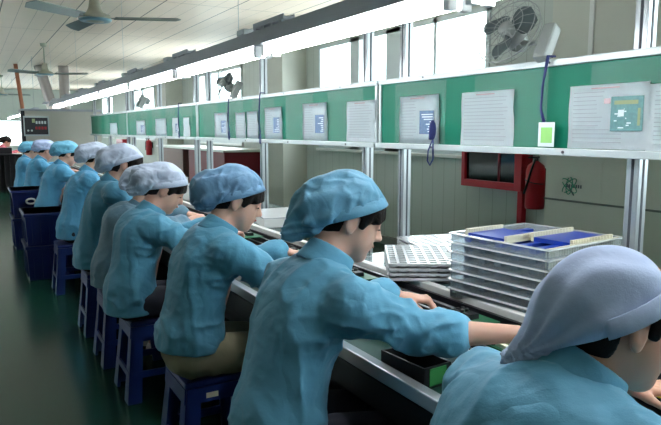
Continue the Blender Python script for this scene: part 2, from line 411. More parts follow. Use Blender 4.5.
# ------------------------------------------------------------------ light channel with tubes
FX = 1.3
t = thing('hanging_light_channel', 'long grey steel light channel hung lengthwise above the work line', 'light fitting', (FX, 0, 0))
MB().box(-.055, .055, -.5, 12.2, 1.83, 1.86, .003).box(-.035, .035, -.5, 12.2, 1.86, 1.905, .003).build('channel', M_steel, t)
for k in range(5): MB().tube([(0, .4 + 2.92 * k, 1.9), (0, .4 + 2.92 * k, CZ)], .0014, 6).build('suspension_wire', M_alu, t)
for k in range(8):
    y = 1.55 + 1.46 * k
    s = MB(); s.box(-.03, .03, y + 1.15, y + 1.5, 1.918, 1.932); s.box(-.03, -.024, y + 1.15, y + 1.5, 1.93, 1.942); s.box(.024, .03, y + 1.15, y + 1.5, 1.93, 1.942)
    for q in range(4): s.box(-.028, .028, y + 1.17 + q * .1, y + 1.2 + q * .1, 1.905, 1.92)
    s.build('mounting_rail', M_steel, t)
    MB().box(-.04, .04, y + 1.6, y + 1.7, 1.905, 1.935, .005).build('ballast_box', M_alu, t)
proto = None
ords = ['nearest', 'second', 'third', 'fourth', 'fifth', 'sixth', 'seventh', 'farthest']
for k in range(8):
    y = .05 + 1.46 * k; lab = ('bright fluorescent twin lamp under the grey channel, %s along the line' % ords[k])
    if proto is None:
        proto = thing('fluorescent_lamp', lab, 'lamp', (FX, y, 0), 0, 'fluorescent lamps under the channel')
        for q in (-.028, .028):
            MB().tube([(q, .04, 1.797), (q, 1.37, 1.797)], .013, 12).build('tube', M_tube, proto)
            for yy in (.015, 1.375): MB().box(q - .018, q + .018, yy, yy + .028, 1.772, 1.83, .005).build('lampholder', M_holder, proto)
    else:
        c = copy_tree(proto); c.location = (FX, y, 0); tag(c, lab)

# ------------------------------------------------------------------ ceiling fans
def ceiling_fan(x, y, z, lab, rz, g='ceiling fans'):
    t = thing('ceiling_fan', lab, 'ceiling fan', (x, y, z), rz, g)
    MB().lathe([(.001, .15), (.04, .15), (.055, .06), (.075, .02), (.13, -.0), (.145, -.03), (.13, -.05), (.03, -.065), (.001, -.065)]).build('motor_housing', M_cfan, t)
    MB().lathe([(.142, -.036), (.146, -.042), (.13, -.056), (.1, -.058)]).build('rim', M_cfan2, t)
    MB().tube([(0, 0, .05), (0, 0, CZ - z)], .012).lathe([(.001, CZ - z - .07), (.05, CZ - z - .05), (.06, CZ - z), (.001, CZ - z)]).build('down_rod', M_cfan, t)
    for k in range(3):
        m = Matrix.Rotation(2 * math.pi * k / 3, 4, 'Z')
        s = MB(); s.box(.1, .2, -.02, .02, -.03, -.024, .002, mtx=m)
        p = [(.17, -.05), (.72, -.06), (.76, 0), (.72, .06), (.17, .05)]
        lo = [s.bm.verts.new(m @ Vector((a, b, -.03 + b * .35))) for a, b in p]; hi = [s.bm.verts.new(m @ Vector((a, b, -.022 + b * .35))) for a, b in p]
        s.bm.faces.new(lo[::-1]); s.bm.faces.new(hi)
        for i in range(5): s.bm.faces.new((lo[i], lo[(i + 1) % 5], hi[(i + 1) % 5], hi[i]))
        s.build('blade', M_cblade, t)
ceiling_fan(1.065, 6.24, 2.45, 'near white ceiling fan whose blade points right, at the top left', R(-22))
ceiling_fan(1.267, 12.7, 2.45, 'second ceiling fan farther off, beside the leaning duct', R(-25))
ceiling_fan(.9, 20.5, 2.45, 'farthest dark ceiling fan near the left edge', R(10))

# ------------------------------------------------------------------ wall things on the right
t = thing('fire_hose_cabinet', 'red framed fire hose cabinet with dark glass under the green board', 'fire cabinet', (4.5, 4.22, 0))
s = MB(); Yb = .82
s.box(-.14, 0, 0, .09, .86, 1.3, .004); s.box(-.14, 0, Yb - .05, Yb, .86, 1.3, .004); s.box(-.14, 0, .09, Yb - .05, .86, .93, .004); s.box(-.14, 0, .09, Yb - .05, 1.25, 1.3, .004); s.box(-.02, 0, .08, Yb - .04, .9, 1.28)
s.build('frame', M_red, t)
MB().box(-.11, -.1, .09, Yb - .05, .93, 1.25).build('glass_door', mat('dark_glass', (20, 34, 38), .08, spec=.8), t)
s = MB().box(-.12, -.105, .3, .32, .93, 1.25); s.box(-.12, -.105, .09, .77, 1.2, 1.215); s.build('door_bar', M_red2, t)
MB().box(-.1, -.04, .02, .08, .0, .86, .004).build('stand_pipe', M_red, t)
def extinguisher(x, y, z, lab, g='fire extinguishers'):
    t = thing('fire_extinguisher', lab, 'fire extinguisher', (x, y, z), 0, g)
    MB().lathe([(.001, 0), (.08, .005), (.085, .03), (.085, .34), (.07, .39), (.03, .42), (.022, .43), (.001, .43)]).build('cylinder_body', M_red, t)
    MB().lathe([(.001, .42), (.02, .42), (.02, .455), (.001, .455)]).box(-.09, .03, -.012, .012, .455, .468, .002).box(-.08, .02, -.01, .01, .478, .488, .002).build('valve_handle', M_dark, t)
    MB().tube([(-.02, -.01, .445), (-.07, -.05, .44), (-.1, -.04, .35), (-.095, .01, .22), (-.085, .05, .14)], .01).build('hose', M_dark, t)
    MB().tube([(-.088 * math.cos(a), .088 * math.sin(a), .25 + .02 * math.sin(a)) for a in [-1.6 + .2 * k for k in range(17)]], .005, 6).build('strap', M_dark, t)
    MB().box(.075, .14, -.03, .03, .2, .36).build('wall_bracket', M_dark2, t)
extinguisher(4.36, 4.05, .72, 'red fire extinguisher on the wall right of the red hose cabinet')
extinguisher(4.39, 18.2, .72, 'tiny far red fire extinguisher on the far part of the window wall')
t = thing('red_wall_box', 'far red box hanging on the wall beyond the partition end', 'box', (4.42, 22.0, .62)); MB().box(-.08, .08, -.5, .5, 0, .5, .01).build('body', M_red, t); MB().box(-.09, -.08, -.42, .42, .06, .42).build('door', M_red2, t)
# sticker with a swirl mark
t = thing('wall_sticker', 'white panel sticker with a green and grey swirl mark on the pillar', 'sticker', (4.198, 3.54, .975))
MB().box(-.002, 0, -.3, .16, -.1, .27).build('backing', M_pillar, t)
s = MB()
for rr, an in (((.085, .032), .6), ((.085, .03), -.7), ((.07, .03), 1.7)):
    s.tube([(-.004, (rr[0] * math.cos(u) * math.cos(an) - rr[1] * math.sin(u) * math.sin(an)), .0 + rr[0] * math.cos(u) * math.sin(an) + rr[1] * math.sin(u) * math.cos(an)) for u in [k * .3 for k in range(20)]], .004, 6)
s.build('swirl_mark', mat('logo_green', (40, 140, 110), .5), t)
s = MB()
for k in range(7): s.box(-.005, -.003, -.12 + k * .022, -.106 + k * .022, -.015, .012)
s.tube([(-.004, .03, .02), (-.004, -.03, -.05), (-.004, -.05, -.075)], .006, 6)
s.build('mark_lettering', mat('logo_grey', (80, 90, 96), .5), t)
# maroon cabinet by the wall
t = thing('maroon_cabinet', 'maroon cabinet with a white top edge near the window wall', 'cabinet', (3.7, 0, 0))
MB().box(0, .72, 10.2, 12.2, .03, 1.05).build('right_panel', M_red2, t)
MB().box(0, .72, 12.6, 14.4, .03, 1.05).build('left_panel', M_brown, t)
MB().box(.2, .72, 12.2, 12.6, .03, 1.03).build('gap_panel', M_dark2, t)
MB().box(-.05, .75, 10.1, 14.5, 1.05, 1.09, .004).build('top', M_white, t)
MB().box(0.02, .7, 10.3, 14.3, 0, .03).build('plinth', M_dark, t)
# pipe along wall upper right
tag(MB().tube([(4.16, 2.96, 1.87), (4.16, 3.2, 1.87), (4.16, 3.2, 1.81), (4.2, 3.2, 1.81)], .014).tube([(4.16, 2.15, 1.89), (4.16, 2.76, 1.89), (4.2, 2.76, 1.89)], .012).build('wall_pipe', M_dkgrey), 'short grey pipe on the pillar at the upper right corner', 'pipe')

# ------------------------------------------------------------------ the bench / conveyor
t = thing('conveyor_bench', 'long green topped assembly conveyor bench with white rails beside the workers', 'workbench', (0, 0, 0))
YA, YB = .25, 12.2
MB().box(.955, .99, YA, YB, .725, .765, .004).build('front_rail', M_alu, t)
MB().box(.99, 1.205, YA, YB, .70, .735).build('work_top', M_belt, t)
MB().box(1.2, 1.235, YA, YB, .70, .785, .003).build('inner_rail', M_white, t)
MB().box(1.235, 1.615, YA, YB, .69, .72).build('belt', M_dark, t)
s = MB()
for x, z, ww in ((1.27, .77, .012), (1.315, .775, .02), (1.50, .775, .02), (1.56, .78, .016)): s.box(x, x + ww, YA, YB, .722, z)
s.build('chain_guide', M_dark2, t)
s = MB()
for x in (1.292, 1.345, 1.48): s.tube([(x, YA, .752), (x, YB, .752)], .004, 6)
s.build('guide_rod', M_alu, t)
MB().box(1.615, 1.655, YA, YB, .69, .79, .004).build('outer_rail', M_white, t)
MB().box(1.0, 1.62, YA, YB, .60, .69).build('bed_frame', M_dark, t)
MB().box(1.625, 1.635, YA, YB, .0, .69).build('back_panel', M_dark2, t)  # added dark panel, blocks the bright window reflection on the floor beyond
for y in (.35, 2.0, 3.7, 5.6, 7.6, 9.6, 11.8):
    for x in (1.22, 1.58): MB().box(x - .02, x + .02, y - .02, y + .02, 0, .6, .003).build('leg', M_alu, t)
    MB().box(1.2, 1.62, y - .015, y + .015, .12, .15).build('cross_bar', M_alu, t)

# circuit boards on carriers along the belt
random.seed(7)
proto = None
spots = [(1.41, .6), (1.41, 1.3), (1.41, 1.62), (1.41, 2.35), (1.41, 3.0), (1.41, 3.6), (1.41, 4.3), (1.41, 5.1), (1.41, 6.0), (1.41, 7.0), (1.41, 8.1)]
wh = ['in front of the pale lavender cap', 'beside the reaching bare forearm', 'under the face of the big blue cap', 'ahead of the second blue-smocked worker', 'between the second and third near workers', 'before the bent third worker\'s hands', 'past the bent third worker', 'by the white-lined parts box', 'before the raised pale cap', 'before the white cap beside the bins', 'at the far end of the belt']
for i, (x, y) in enumerate(spots):
    lab = 'green circuit board on the dark belt ' + wh[i]
    if proto is None:
        proto = thing('circuit_board', lab, 'circuit board', (x, y, .7815), 0, 'circuit boards on the belt')
        MB().box(-.1, .1, -.09, .09, 0, .004).build('board', M_pcb, proto)
        s = MB()
        for k in range(3): s.box(-.085 + k * .03, -.07 + k * .03, -.06, .06, .004, .014)
        s.build('slot_connector', M_cream, proto)
        s = MB().box(.02, .06, -.03, .01, .004, .022)
        for k in range(6): s.tube([(.02 + (k % 3) * .022, .035 + (k // 3) * .022, .004), (.02 + (k % 3) * .022, .035 + (k // 3) * .022, .024)], .007, 8)
        s.box(-.09, .0, .065, .085, .004, .024)
        s.build('components', M_dark, proto)
    else:
        c = copy_tree(proto); c.location = (x, y, .7815); tag(c, lab)
# bench tools
t = thing('parts_box', 'black parts box with a green label on the bench edge beside the big blue smock', 'box', (1.05, 1.385, .735), R(5))
s = MB(); s.box(-.05, .05, -.09, .09, 0, .006); [s.box(*q, 0, .06) for q in ((-.05, -.044, -.09, .09), (.044, .05, -.09, .09), (-.05, .05, -.09, -.084), (-.05, .05, .084, .09))]; s.build('tub', M_dark, t)
MB().box(-.03, .03, -.092, -.09, .008, .055).build('green_label', mat('label_green', (40, 120, 60), .5), t)
for i, (x, y, a, lab) in enumerate([(1.07, 1.12, 25, 'teal handled screwdriver on the green bench top, the upper of two'), (1.09, 1.06, 18, 'teal handled screwdriver on the green bench top, the lower of two')]):
    t = thing('screwdriver', lab, 'screwdriver', (x, y, .745), R(a), 'screwdrivers on the bench')
    MB().tube([(-.05, 0, 0), (-.045, 0, 0), (.045, 0, 0), (.05, 0, 0)], [.006, .010, .009, .005], 10).build('handle', mat('tool_teal', (50, 120, 140), .4), t)
    MB().tube([(.05, 0, 0), (.13, 0, 0)], .003, 6).build('shaft', M_alu, t)
t = thing('yellow_fixture', 'yellow edged black fixture on the belt by the nearest worker\'s face', 'fixture', (1.44, .96, .782), R(0))
MB().box(-.08, .1, -.1, .1, 0, .02, .003).build('base', M_dark, t); MB().box(-.08, -.055, -.1, .1, .02, .035, .003).build('yellow_edge', mat('yellow_plastic', (222, 200, 40), .4), t)
s = MB(); [s.tube([(0 + .02 * k, -.05 + .03 * k, .02), (.0 + .02 * k, -.05 + .03 * k, .05)], .01) for k in range(4)]; s.build('clips', M_dark2, t)

# ------------------------------------------------------------------ trays
def acrylic_shelf(x0, x1, y0, y1, z, lab):
    t = thing('acrylic_shelf', lab, 'shelf', (0, 0, 0), 0, 'clear shelves behind the bench')
    MB().box(x0, x1, y0, y1, z - .008, z).build('plate', M_acryl, t)
    for y in (y0 + .05, y1 - .05): MB().box(1.655, x1, y - .01, y + .01, z - .028, z - .008).build('bracket', M_alu, t)
acrylic_shelf(1.66, 2.3, 1.5, 2.06, .775, 'clear shelf under the tall stack of clear trays')
acrylic_shelf(1.66, 2.3, 2.08, 2.79, .775, 'clear shelf under the white lattice trays')
acrylic_shelf(1.66, 2.3, 3.6, 4.6, .775, 'clear shelf under the flat white cartons')
acrylic_shelf(1.66, 2.3, 4.78, 6.02, .775, 'clear shelf under the white-lined parts box')
W2 = .22
def clear_tray(z, lab, top=False):
    t = thing('clear_tray', lab, 'tray', (1.85, 1.71, z), R(6), 'clear trays in the tall stack')
    s = MB(); s.box(-W2, W2, -W2, W2, 0, .003)
    for q in ((-W2, -W2 + .004, -W2, W2), (W2 - .004, W2, -W2, W2), (-W2, W2, -W2, -W2 + .004), (-W2, W2, W2 - .004, W2)): s.box(*q, 0, .034)
    s.build('tray_shell', M_clear, t); s = MB()
    s.box(-W2 - .012, -W2, -W2 - .012, W2 + .012, .03, .034); s.box(W2, W2 + .012, -W2 - .012, W2 + .012, .03, .034)
    s.box(-W2 - .012, W2 + .012, -W2 - .012, -W2, .03, .034); s.box(-W2 - .012, W2 + .012, W2, W2 + .012, .03, .034)
    s.build('rim', M_rim, t)
    s = MB()
    for k in range(30):
        x = -W2 + .012 + k * .0145
        s.box(x, x + .008, -W2 + .005, -W2 + .018, .004, .033)
    s.build('connector_row', M_cream, t)
    s = MB()
    for k in range(5): s.box(-W2 + .03, W2 - .03, -.15 + k * .075, -.12 + k * .075, .004, .02)
    s.build('boards_inside', M_pcbpic2 if not top else M_bluep, t)
    if top:
        for nm, x0, x1, y0, y1 in (('blue_insert', -.18, .02, -.0, .17), ('blue_insert', -.06, .19, -.19, -.04)):
            MB().box(x0, x1, y0, y1, .02, .036).build(nm, M_bluep, t)
        for x0, n_, y0, y1, z1 in ((-.18, 22, .172, .186, .05), (-.18, 22, -.015, -.003, .046), (-.06, 26, -.04, -.028, .052), (-.06, 26, -.205, -.192, .046)):
            s = MB().box(x0, x0 + n_ * .0095, y0, y1, .02, .03)
            for k in range(n_): s.box(x0 + k * .0095, x0 + k * .0095 + .006, y0, y1, .03, z1)
            s.build('cream_comb', M_cream, t)
NT = 7
for k in range(NT):
    lab = ['clear plastic tray at the very bottom of the tall stack', 'clear plastic tray second from the bottom of the tall stack', 'clear plastic tray third from the bottom of the tall stack', 'clear plastic tray in the middle of the tall stack',
           'clear plastic tray third from the top of the tall stack', 'clear plastic tray second from the top of the tall stack', 'topmost clear tray of the tall stack, with blue inserts and cream combs'][k]
    clear_tray(.776 + k * .036, lab, k == NT - 1)
def lattice_tray(x, y, z, rz, lab, sx=.2, sy=.26, tilt=0):
    t = thing('lattice_tray', lab, 'tray', (x, y, z), rz, 'white lattice trays behind the bench'); t.rotation_euler[0] = tilt
    s = MB()
    for q in ((-sx, -sx + .008, -sy, sy), (sx - .008, sx, -sy, sy), (-sx, sx, -sy, -sy + .008), (-sx, sx, sy - .008, sy)): s.box(*q, 0, .0125)
    s.box(-sx, sx, -sy, sy, 0, .001)
    s.build('rim', M_tray, t)
    s = MB(); nx, ny = 8, 9
    for i in range(1, nx): xx = -sx + 2 * sx * i / nx; s.box(xx - .0055, xx + .0055, -sy + .008, sy - .008, .006, .012)
    for j in range(1, ny): yy = -sy + 2 * sy * j / ny; s.box(-sx + .008, sx - .008, yy - .0055, yy + .0055, .006, .0122)
    s.build('lattice', M_tray, t)
    MB().box(-sx + .01, sx - .01, -sy + .01, sy - .01, .001, .003).build('hole_shade_sheet', M_dark2, t)  # dark sheet stands in for the shade inside the lattice holes
for k in range(4): lattice_tray(1.76, 2.27, .792 + k * .0205, R(-32), ['lowest white lattice tray of the near pile', 'second lowest white lattice tray of the near pile', 'second highest white lattice tray of the near pile', 'top white lattice tray of the near pile beside the blue-capped face'][k], .17, .22)
for k in range(4): lattice_tray(2.1, 2.58, .776 + k * .0215, R(-14), ['lowest white lattice tray of the farther pile', 'second lowest white lattice tray of the farther pile', 'second highest white lattice tray of the farther pile', 'top white lattice tray of the farther pile behind the near one'][k], .17, .17)
def carton(x, y, z, sx, sy, h, lab, rz=0):
    t = thing('white_carton', lab, 'box', (x, y, z), rz, 'white cartons behind the bench')
    MB().box(-sx, sx, -sy, sy, 0, h, .006).build('body', M_white, t); MB().box(-sx - .004, sx + .004, -sy - .004, sy + .004, h, h + .01, .003).build('lid', M_tray, t)
carton(1.86, 4.02, .776, .16, .2, .06, 'flat white carton behind the second blue cap, nearest of the cartons', R(-12))
carton(2.05, 4.42, .776, .12, .12, .03, 'low white carton at the back beside the single slim post')
t = thing('lined_parts_bin', 'plastic lined bin of cream parts in front of the maroon cabinet', 'bin', (1.9, 5.15, .776))
s = MB(); s.box(-.19, .19, -.3, .3, 0, .11, .02); s.build('liner', M_clear, t); 
s = MB(); random.seed(3)
for k in range(60): x, y = random.uniform(-.17, .17), random.uniform(-.28, .28); s.box(x - .012, x + .012, y - .02, y + .02, .1, .12 + random.random() * .012)
s.build('cream_parts', M_cream, t); t.children[1]['kind'] = 'stuff'
carton(1.9, 5.85, .776, .18, .16, .13, 'taller white carton past the lined parts bin')
carton(1.9, 7.2, .776, .18, .3, .12, 'far white carton behind the third cap')
acrylic_shelf(1.66, 2.0, 6.6, 9.2, .775, 'far clear shelf under the last white cartons')
carton(1.9, 8.5, .776, .18, .3, .12, 'farthest white carton on the last clear shelf')

# ------------------------------------------------------------------ stools, bins
def stool_mesh(par):
    h = .43; a, b = .125, .175
    MB().box(-.15, .15, -.15, .15, h - .03, h, .014).build('seat', M_stool, par)
    s = MB()
    for q in (0, 1, 2, 3):
        m = Matrix.Rotation(q * math.pi / 2, 4, 'Z')
        p = [m @ Vector(v) for v in ((.125, -.142, h - .03), (.148, -.142, h - .03), (.148, .142, h - .03), (.125, .142, h - .03), (.13, -.145, h - .09), (.153, -.145, h - .09), (.153, .145, h - .09), (.13, .145, h - .09))]
        s.hexa([p[4], p[5], p[6], p[7], p[0], p[1], p[2], p[3]])
    s.build('apron', M_stool, par)
    for sx in (-1, 1):
        for sy in (-1, 1):
            t1, t0 = .142, .185
            def P(x, y, z): return (sx * x, sy * y, z)
            s = MB()
            for (ax, ay, bx, by) in ((.09, .022, .06, .022), (.022, .09, .022, .06)):
                s.hexa([P(t0 - ax * .8, t0 - ay, 0), P(t0, t0 - ay, 0), P(t0, t0, 0), P(t0 - ax * .8, t0, 0), P(t1 - bx, t1 - by, h - .03), P(t1, t1 - by, h - .03), P(t1, t1, h - .03), P(t1 - bx, t1, h - .03)])
            s.build('leg', M_stool, par)
    s = MB()
    for q in range(4):
        m = Matrix.Rotation(q * math.pi / 2, 4, 'Z'); s.box(.158, .170, -.155, .155, .13, .165, mtx=m)
    s.build('rung', M_stool, par)
ST = [(.76, .76, 'blue plastic stool under the lavender-capped nearest worker'), (.76, 1.6, 'blue plastic stool under the big blue-smocked worker'),
      (.83, 2.53, 'blue plastic stool under the khaki-trousered worker'), (.82, 3.46, 'blue plastic stool under the bent worker with the white-grey cap'),
      (.80, 4.05, 'blue plastic stool under the grey-blue smock half hidden'), (.80, 4.72, 'blue plastic stool beside the half hidden worker, nearer than the bins'),
      (.76, 6.05, 'blue plastic stool right beside the big blue bins'), (.78, 7.7, 'far blue stool behind the near bins'), (.8, 9.6, 'far blue stool past the white-marked bin'), (.8, 11.0, 'farthest blue stool near the booth')]
proto = None
for x, y, lab in ST:
    if proto is None:
        proto = thing('plastic_stool', lab, 'stool', (x, y, 0), 0, 'blue stools along the line'); stool_mesh(proto)
    else:
        c = copy_tree(proto); c.location = (x, y, 0); tag(c, lab)
t = thing('small_sticker_tag', 'small pale sticker tag on the blue stool of the khaki-trousered worker', 'sticker', (.765, 2.53 - .1535, .365)); MB().box(.0, .05, -.001, 0, -.01, .012).build('sticker_face', M_cream, t)
t = thing('low_stool', 'small low blue stool on the floor behind the khaki-trousered worker', 'stool', (1.0, 3.14, 0), R(0))
MB().box(-.12, .12, -.1, .1, .14, .16, .006).build('seat', M_stool, t)
for sx in (-1, 1):
    for sy in (-1, 1): MB().hexa([(sx * .1 + dx * .022, sy * .085 + dy * .02, 0) for dx, dy in ((-1, -1), (1, -1), (1, 1), (-1, 1))] + [(sx * .09 + dx * .022, sy * .075 + dy * .02, .145) for dx, dy in ((-1, -1), (1, -1), (1, 1), (-1, 1))]).build('leg', M_stool, t)
t = thing('cardboard_box', 'brown cardboard box under the bench behind the khaki-trousered worker', 'box', (1.23, 2.97, 0), R(6)); MB().box(-.09, .09, -.1, .1, 0, .22, .004).build('body', M_box, t); MB().box(-.092, .092, -.012, .012, .215, .224).build('tape', M_cream, t)
def bin_(x, y, z, sx, sy, h, lab, mark=False):
    t = thing('storage_bin', lab, 'bin', (x, y, z), 0, 'blue storage bins beside the line')
    s = MB(); b = .93
    s.hexa([(-sx * b, -sy * b, 0), (sx * b, -sy * b, 0), (sx * b, sy * b, 0), (-sx * b, sy * b, 0), (-sx, -sy, h), (sx, -sy, h), (sx, sy, h), (-sx, sy, h)]); s.build('body', M_bin, t)
    s = MB(); s.box(-sx - .012, sx + .012, -sy - .012, sy + .012, h - .03, h, .006); s.build('rim', M_bin, t)
    s = MB()
    for k in range(5): s.box(-sx * .97 - .006, -sx * .97 + .01, -sy * .7 + k * sy * .35 - .006, -sy * .7 + k * sy * .35 + .006, .03, h - .03); s.box(-sx * .7 + k * sx * .35 - .006, -sx * .7 + k * sx * .35 + .006, -sy * .97 - .006, -sy * .97 + .01, .03, h - .03)
    s.build('ribs', M_bin, t)
    if mark: MB().tube([(0.0 + .05 * math.cos(u), -sy - .008, h * .6 + .03 * math.sin(u)) for u in [k * .5 for k in range(14)]], .012, 6).build('white_mark', M_white, t)
bin_(.62, 6.83, 0, .21, .28, .33, 'lower blue storage bin of the near stack on the floor')
bin_(.62, 6.83, .331, .21, .28, .31, 'upper blue storage bin of the near stack')
bin_(.60, 8.65, 0, .2, .3, .38, 'lower blue bin of the farther stack'); bin_(.60, 8.65, .381, .2, .3, .33, 'upper blue bin of the farther stack with a white mark', True)

# ------------------------------------------------------------------ partition and things beyond
PY = 12.8
t = thing('partition_booth', 'beige booth wall with a blue-grey top edge closing the line', 'partition', (0, PY, 0))
MB().box(.88, 2.2, 0, .9, 0, 1.76, .004).build('wall_panel', M_part, t); MB().box(.86, 2.22, -.02, .92, 1.76, 1.80, .004).build('top_edge', M_steel, t)
MB().box(.84, .90, -.03, .02, 0, 1.76).build('corner_post', M_dark2, t)
t = thing('control_panel', 'black control panel with meters and red and yellow lights on the beige booth', 'control panel', (.87, PY - .035, 1.31))
MB().box(0, .42, -.03, 0, 0, .36, .004).build('housing', M_alu2, t); MB().box(.02, .40, -.034, -.03, .03, .33).build('face', M_panelblack, t)
s = MB(); 
for i in range(4): s.box(.2 + i * .047, .23 + i * .047, -.038, -.034, .22, .27)
for i in range(2): s.tube([(.07 + i * .06, -.038, .1), (.07 + i * .06, -.034, .1)], .018)
s.build('meters', M_alu2, t)
s = MB(); [s.box(.19 + i * .05, .225 + i * .05, -.038, -.034, .12, .17) for i in range(4)]; s.build('red_buttons', M_red, t)
MB().box(.14, .19, -.038, -.034, .24, .31).build('yellow_tag', M_yel, t)
QY = 16.9
tag(MB().tube([(1.16, QY, 0), (1.16, QY, 1.85), (1.06, QY, CZ)], .045).build('orange_pipe', M_orange), 'orange-brown pipe rising to the ceiling at the left end behind the booth', 'pipe')
for (xa, xb, lab) in ((1.56, 1.82, 'leaning grey exhaust duct rising from the booth'), (2.10, 2.10, 'upright grey exhaust duct right of the leaning one')):
    t = thing('exhaust_duct', lab, 'duct', (0, QY, 0), 0, 'exhaust ducts over the booth')
    MB().tube([(xb, 0, 1.5), (xb, 0, 1.9), (xa + (xb - xa) * .1, 0, CZ - .1), (xa, 0, CZ)], .12, 20).build('duct_pipe', M_duct, t)
    s = MB(); [s.tube([(xb + (xa - xb) * u, 0, 1.9 + (CZ - 1.9) * u - .01), (xb + (xa - xb) * u, 0, 1.9 + (CZ - 1.9) * u + .01)], .125, 20) for u in (.1, .4, .7)]; s.build('seam_ring', M_duct, t)
# a further line seen past the booth
t = thing('far_light_channel', 'far light channel over the next line past the booth', 'light fitting', (1.25, 0, 0)); MB().box(-.04, .04, 14.5, 25, 1.83, 1.88).build('channel', M_steel, t); MB().box(-.03, .03, 14.5, 25, 1.80, 1.83).build('tube', M_tube, t)
MB().tube([(0, 15, 1.88), (0, 15, CZ)], .004, 6).tube([(0, 22, 1.88), (0, 22, CZ)], .004, 6).build('suspension_wire', M_alu, t)
t = thing('far_rack', 'dark slatted rack standing at the far left past the booth', 'rack', (.1, 16.2, 0))
s = MB(); [s.box(0.02 + .11 * k, .07 + .11 * k, 0, .03, 0, .85) for k in range(9)]; s.build('bars', M_dark2, t); MB().box(0, 1.0, 0, .5, .85, .88).build('top', M_dark, t); MB().box(0, 1.0, .45, .5, 0, .85).build('back_panel', M_dark, t)
t = thing('far_machine', 'dark machine on the far rack past the booth', 'machine', (.25, 16.5, .881)); MB().box(0, .6, -.1, .1, 0, .14, .01).build('body', M_dark2, t); MB().box(.05, .3, -.11, -.1, .03, .11).build('face', M_white, t)

